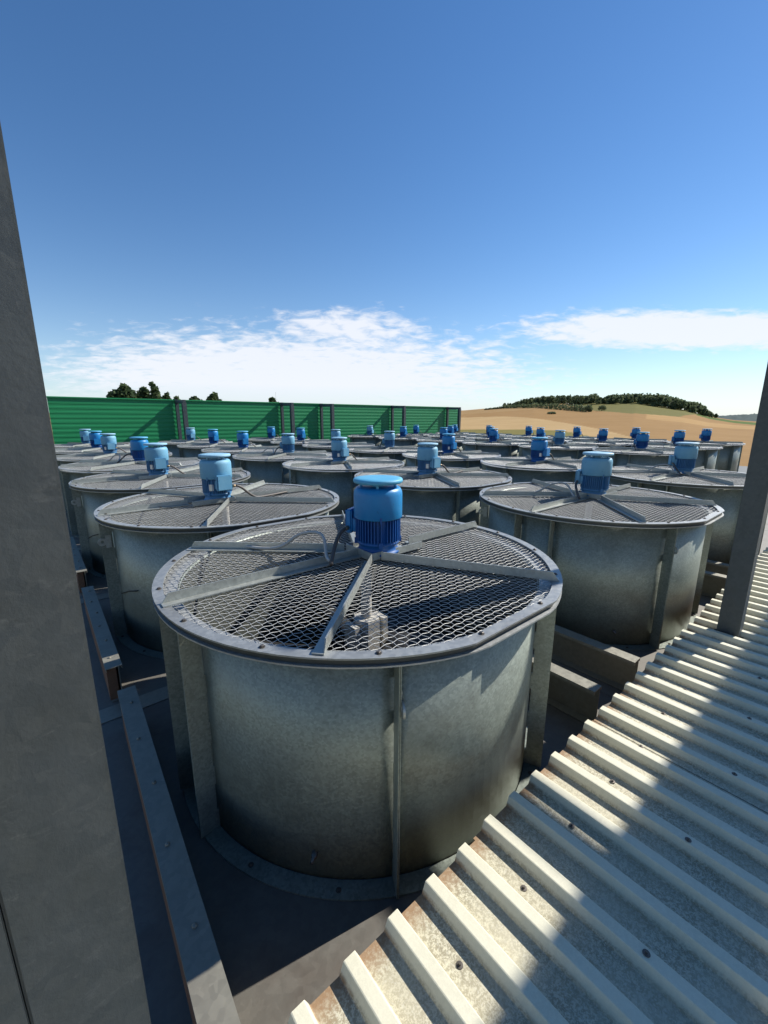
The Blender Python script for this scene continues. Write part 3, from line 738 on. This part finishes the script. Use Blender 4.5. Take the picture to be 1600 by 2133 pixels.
def hub_mesh():
    m = MB(); t = 0.005; z = RIM_Z + 0.0012
    for s in (-1, 1):
        y = s * 0.115
        m.box(-0.02, 0.335, min(y, y - s * 0.04), max(y, y - s * 0.04), z, z + t); m.box(-0.02, 0.335, min(y, y + s * t), max(y, y + s * t), z + t + .0003, z + 0.042)
    m.box(-0.026, -0.0205, -0.112, 0.112, z + .0004, z + 0.042); m.box(0.22, 0.255, -0.112, 0.112, z + t + .0004, z + t + 0.006)
    m.box(-0.02, 0.22, -0.1145, 0.1145, z + t + .0004, z + t + 0.007)       # motor plate
    return m.mesh('hub_frame', 'galv_bar')
hub_frame = hub_mesh()

# motor (local origin on the axis, z = 0 at the plate)
MZ = RIM_Z + 0.0145; MTOP = 1.426 - MZ          # 0.405
def motor_meshes(pre):
    d = {}
    m = MB(); m.lathe([(0.0, 0.0005), (0.116, 0.0005), (0.116, 0.012), (0.106, 0.016), (0.103, 0.045), (0.112, 0.052), (0.116, 0.058), (0.116, 0.066), (0.104, 0.070), (0.103, 0.20), (0.098, 0.215), (0.0, 0.215)], 40)
    d['body'] = m.mesh('motor_body', pre + '_body')
    m = MB()
    for k in range(44):
        a = 2 * math.pi * k / 44
        if k % 11 in (5,): continue
        m.box(0.1025, 0.1215, -0.0022, 0.0022, 0.071, 0.198, Matrix.Rotation(a, 4, 'Z'))
    d['fins'] = m.mesh('cooling_fins', pre + '_body')
    m = MB(); m.lathe([(0.119, 0.194), (0.127, 0.194), (0.1295, 0.198), (0.1295, 0.318), (0.127, 0.334), (0.119, 0.349), (0.110, 0.355), (0.0, 0.357)], 48)
    d['cowl'] = m.mesh('fan_cowl', pre + '_cowl')
    m = MB(); m.lathe([(0.0, MTOP - .026), (0.120, MTOP - .028), (0.1275, MTOP - .026), (0.1315, MTOP - .018), (0.1305, MTOP - .010), (0.127, MTOP - .005), (0.10, MTOP - .0015), (0.05, MTOP), (0.0, MTOP)], 48)
    m.lathe([(0.03, 0.356), (0.03, MTOP - .027)], 12)
    for k in range(4): m.lathe([(0.008, 0.356), (0.008, MTOP - .027)], 8, M=Matrix.Translation((0.09 * math.cos(k * 1.571 + .4), 0.09 * math.sin(k * 1.571 + .4), 0)))
    d['cap'] = m.mesh('rain_cap', pre + '_cap')
    m = MB(); m.box(0.088, 0.128, -0.060, 0.060, 0.105, 0.187); m.box(0.1285, 0.162, -0.066, 0.066, 0.098, 0.230)
    d['box'] = m.mesh('terminal_box', pre + '_cowl', bevel=0.007)
    m = MB(); m.box(0.1625, 0.170, -0.062, 0.062, 0.102, 0.226)
    d['lid'] = m.mesh('box_lid', pre + '_cowl', bevel=0.004)
    m = MB(); m.box(0.105, 0.1275, -0.010, 0.010, 0.050, 0.078); d['ears'] = m.mesh('mounting_ear', pre + '_body')
    m = MB(); m.box(0.112, 0.1315, -0.005, 0.005, 0.180, 0.212); d['clip'] = m.mesh('cowl_clip', pre + '_body')
    m = MB(); M = Matrix.Rotation(R(-48), 4, 'Z'); m.box(0.117, 0.1185, -0.022, 0.022, 0.095, 0.150, M)
    d['plate'] = m.mesh('name_plate', 'plate')
    return d
BLUE, PALE = motor_meshes('blue'), motor_meshes('pale')
m = MB(); m.lathe([(0.0, 0.0), (0.013, 0.0), (0.013, 0.02), (0.010, 0.03), (0.0, 0.03)], 8, M=Matrix.Translation((0.15, 0.069, 0.13)) @ Matrix.Rotation(R(-90), 4, 'X')); gland_me = m.mesh('cable_gland', 'brass')
def bez(p, n=18):
    p = [Vector(q) for q in p]; out = []
    for s in range(0, len(p) - 1, 3):
        for k in range(n + (s + 4 > len(p) - 1)):
            t = k / n; out.append((1 - t) ** 3 * p[s] + 3 * t * (1 - t) ** 2 * p[s + 1] + 3 * t * t * (1 - t) * p[s + 2] + t ** 3 * p[s + 3])
    return out
# conduit in motor coordinates (box points along +x after the motor's own turn)
m = MB(); m.tube(bez([(0.15, 0.098, 0.13), (0.155, 0.165, 0.125), (0.16, 0.19, 0.045), (0.15, 0.29, 0.004), (0.13, 0.40, -0.006), (0.06, 0.62, -0.004), (0.02, 0.80, -0.002), (-0.01, 0.92, 0.01), (-0.03, 0.99, 0.0), (-0.04, 1.0, -0.16)], 12), 0.0105, 8); conduit_me = m.mesh('cable_conduit', 'rubber')
m = MB(); m.tube(bez([(0.15, 0.098, 0.13), (0.155, 0.17, 0.12), (0.15, 0.21, 0.07), (0.10, 0.33, 0.012)], 14), 0.0105, 9); conduit2_me = m.mesh('cable_conduit', 'rubber')
m = MB(); m.tube(bez([(0.12, 0.30, 0.018), (0.20, 0.27, 0.01), (0.17, 0.18, 0.14), (0.30, 0.20, 0.12), (0.44, 0.22, 0.10), (0.40, 0.22, 0.01), (0.60, 0.24, 0.004), (0.72, 0.25, 0.0), (0.88, 0.25, 0.02), (0.99, 0.25, -0.03)], 10), 0.009, 7); hose_me = m.mesh('grey_hose', 'hose_grey')

# impeller seen through the guard
m = MB(); m.lathe([(0.0, 0.64), (0.075, 0.64), (0.08, 0.63), (0.08, 0.38), (0.0, 0.38)], 6, smooth=False); m.lathe([(0.03, 0.64), (0.03, 0.95)], 12); m.box(-.115, -.083, -.05, .05, .44, .62); m.box(.083, .115, -.05, .05, .44, .62); imp_hub = m.mesh('impeller_hub', 'blade')
def blade_mesh():
    vs = []; n = 8
    for k in range(n + 1):
        t = k / n; r = 0.10 + t * 0.78; ch = 0.115 + 0.03 * t; tw = R(38 - 20 * t)
        for s, up in ((-1, .004), (0, .014), (1, .004), (1, -.004), (0, .004), (-1, -.004)):
            vs.append((r, s * ch * math.cos(tw), 0.43 + s * ch * math.sin(tw) + up))
    fs = [(k * 6 + q, (k + 1) * 6 + q, (k + 1) * 6 + (q + 1) % 6, k * 6 + (q + 1) % 6) for k in range(n) for q in range(6)]
    fs += [tuple(range(6)), tuple(reversed(range(n * 6, n * 6 + 6)))]
    return MB().add(vs, fs, True).mesh('blade', 'blade_dark')
blade = blade_mesh()
m = MB(); m.lathe([(RW - 0.008, 0.07), (RW - 0.008, RIM_Z - 0.045)], 64); shade_sleeve_me = m.mesh('shade_sleeve', 'inner_shade', fix=False)  # added dark sleeve over the bare inner wall, painting the shade inside
m = MB(); m.lathe([(0.0, 0.06), (RW - 0.012, 0.06)], 48); coil_me = m.mesh('coil_face', 'coil')
m = MB(); m.lathe([(0.012, 0.0), (0.012, 0.02), (0.007, 0.022), (0.007, 0.04), (0.0, 0.04)], 10, M=Matrix.Translation((RW * math.cos(R(-139)), RW * math.sin(R(-139)), 0.12)) @ Matrix.Rotation(R(-139), 4, 'Z') @ Matrix.Rotation(R(90), 4, 'Y')); drain_me = m.mesh('drain_plug', 'bolt')

ORD = ['first', 'second', 'third', 'fourth', 'fifth', 'sixth', 'seventh']
def is_turned(i, j):                                  # half the fans are mounted the other way round
    if j <= 2: return i not in (0, 3)
    return i >= 3
def fan(i, j):
    turned = is_turned(i, j); near = (i, j) in ((0, 0), (1, 0), (0, 1), (1, 1), (2, 0), (0, 2)); mid_ = i + j <= 4
    a, b = ROW0 + i * ROWD, COLB[j]
    pale = (i, j) in {(1, 0), (2, 0), (4, 0), (6, 0), (0, 1), (1, 1), (2, 1), (3, 1), (0, 2), (4, 2), (6, 1), (3, 2), (2, 3), (6, 3)}
    jit = 0.0 if (i, j) == (0, 0) else float(rng.normal(0, 0.012))
    e = obj('cooling_fan', None, None, W(a, b + (0 if i + j == 0 else float(rng.normal(0, .012))), 0.0), (0, 0, TH + (math.pi if turned else 0) + jit))
    colr = 'pale' if pale else 'bright'
    if (i, j) == (0, 0): lab = 'nearest big galvanized fan drum with a bright blue motor under a mesh guard'
    else:
        linew = ('leftmost line', 'second line from left', 'third line from left', 'fourth line, beyond the aisle', 'fifth line from left', 'rightmost line')[j]
        lab = f'fan with {colr} blue motor, {ORD[i]} from the roof edge, {linew}'
    tag(e, lab, 'fan', 'cooling fans in rows on the deck')
    if near:
        for wpm in wall_panels: obj('wall_panel', wpm, e)
    else: obj('drum_wall', drum_wall, e)
    for k in FLANGE_ANG:
        kk = k
        fo = obj('vertical_flange', vflange if near else vflange_far, e, rot=(0, 0, R(kk)))
        if (near or mid_) and k in (0, 120, 240): obj('lifting_lug', lug, fo)
    obj('upper_flange', upper_flange, e); obj('guard_ring', guard_ring, e)
    if near: obj('gap_shade_ring', gap_shade_ring, e)
    if near or mid_: obj('lower_flange', lower_flange, e)
    wg = obj('wire_guard', wires if near else wires_far, e); wg['kind'] = 'stuff'
    for s_ in SPOKES: obj('spoke', s_, e)
    obj('hub_frame', hub_frame, e); obj('coil_face', coil_me, e); obj('shade_sleeve', shade_sleeve_me, e)
    if near:
        for k in range(16):
            t = R(11 + 22.5 * k); x, y = 0.972 * math.cos(t), 0.972 * math.sin(t); y = max(-0.937, min(0.937, y))
            obj('bolt', bolt, e, (x, y, RIM_Z + 0.0003))
        for s_, (r0, r1, an) in enumerate(((0.50, 0.93, 179), (0.55, 0.93, -0.5), (.5, .9, 133.5), (.5, .9, -134), (.5, .9, 62), (.5, .9, -62))):
            if s_ > 1: continue
            for rr in (r0, r1):
                x, y = pol(rr, an); obj('bolt', bolt, e, (x, y + .022, RIM_Z + 0.0062))
        for k in range(16):
            t = R(2 + 22.5 * k); obj('bolt', bolt, e, (0.94 * math.cos(t), max(-.932, min(.932, 0.94 * math.sin(t))), 0.0072))
        im = obj('impeller', imp_hub, e, (HUB * .3, 0, 0))
        for k in range(6): obj('blade', blade, im, rot=(0, 0, R(-106 + 60 * k + (0 if not turned else 180))))
        obj('drain_plug', drain_me, e)
    S = PALE if pale else BLUE
    mo = obj('motor', S['body'], e, (HUB + (0.005 if (i, j) == (0, 0) else rng.normal(0, .008)), -0.025 if (i, j) == (0, 0) else 0.0, MZ), (0, 0, R((116 if not turned else 95) + (0 if i + j == 0 else float(rng.normal(0, 5))))))
    obj('cooling_fins', S['fins'], mo); obj('fan_cowl', S['cowl'], mo); obj('rain_cap', S['cap'], mo)
    bx = obj('terminal_box', S['box'], mo)
    if near or mid_:
        obj('box_lid', S['lid'], mo); obj('name_plate', plate_me, mo); obj('cable_gland', gland_me, mo)
    if near:
        for k in range(4): obj('mounting_ear', S['ears'], mo, rot=(0, 0, k * math.pi / 2 + .55)); obj('cowl_clip', S['clip'], mo, rot=(0, 0, k * math.pi / 2 + .55))
    obj('cable_conduit', conduit_me if turned else conduit2_me, mo)
    if not turned and (near or mid_): obj('grey_hose', hose_me, mo)
    return e
plate_me = BLUE['plate']
for j in range(6):
    for i in range(ROWS):
        if j >= 3 and i == 0: continue                # outside the picture
        fan(i, j)
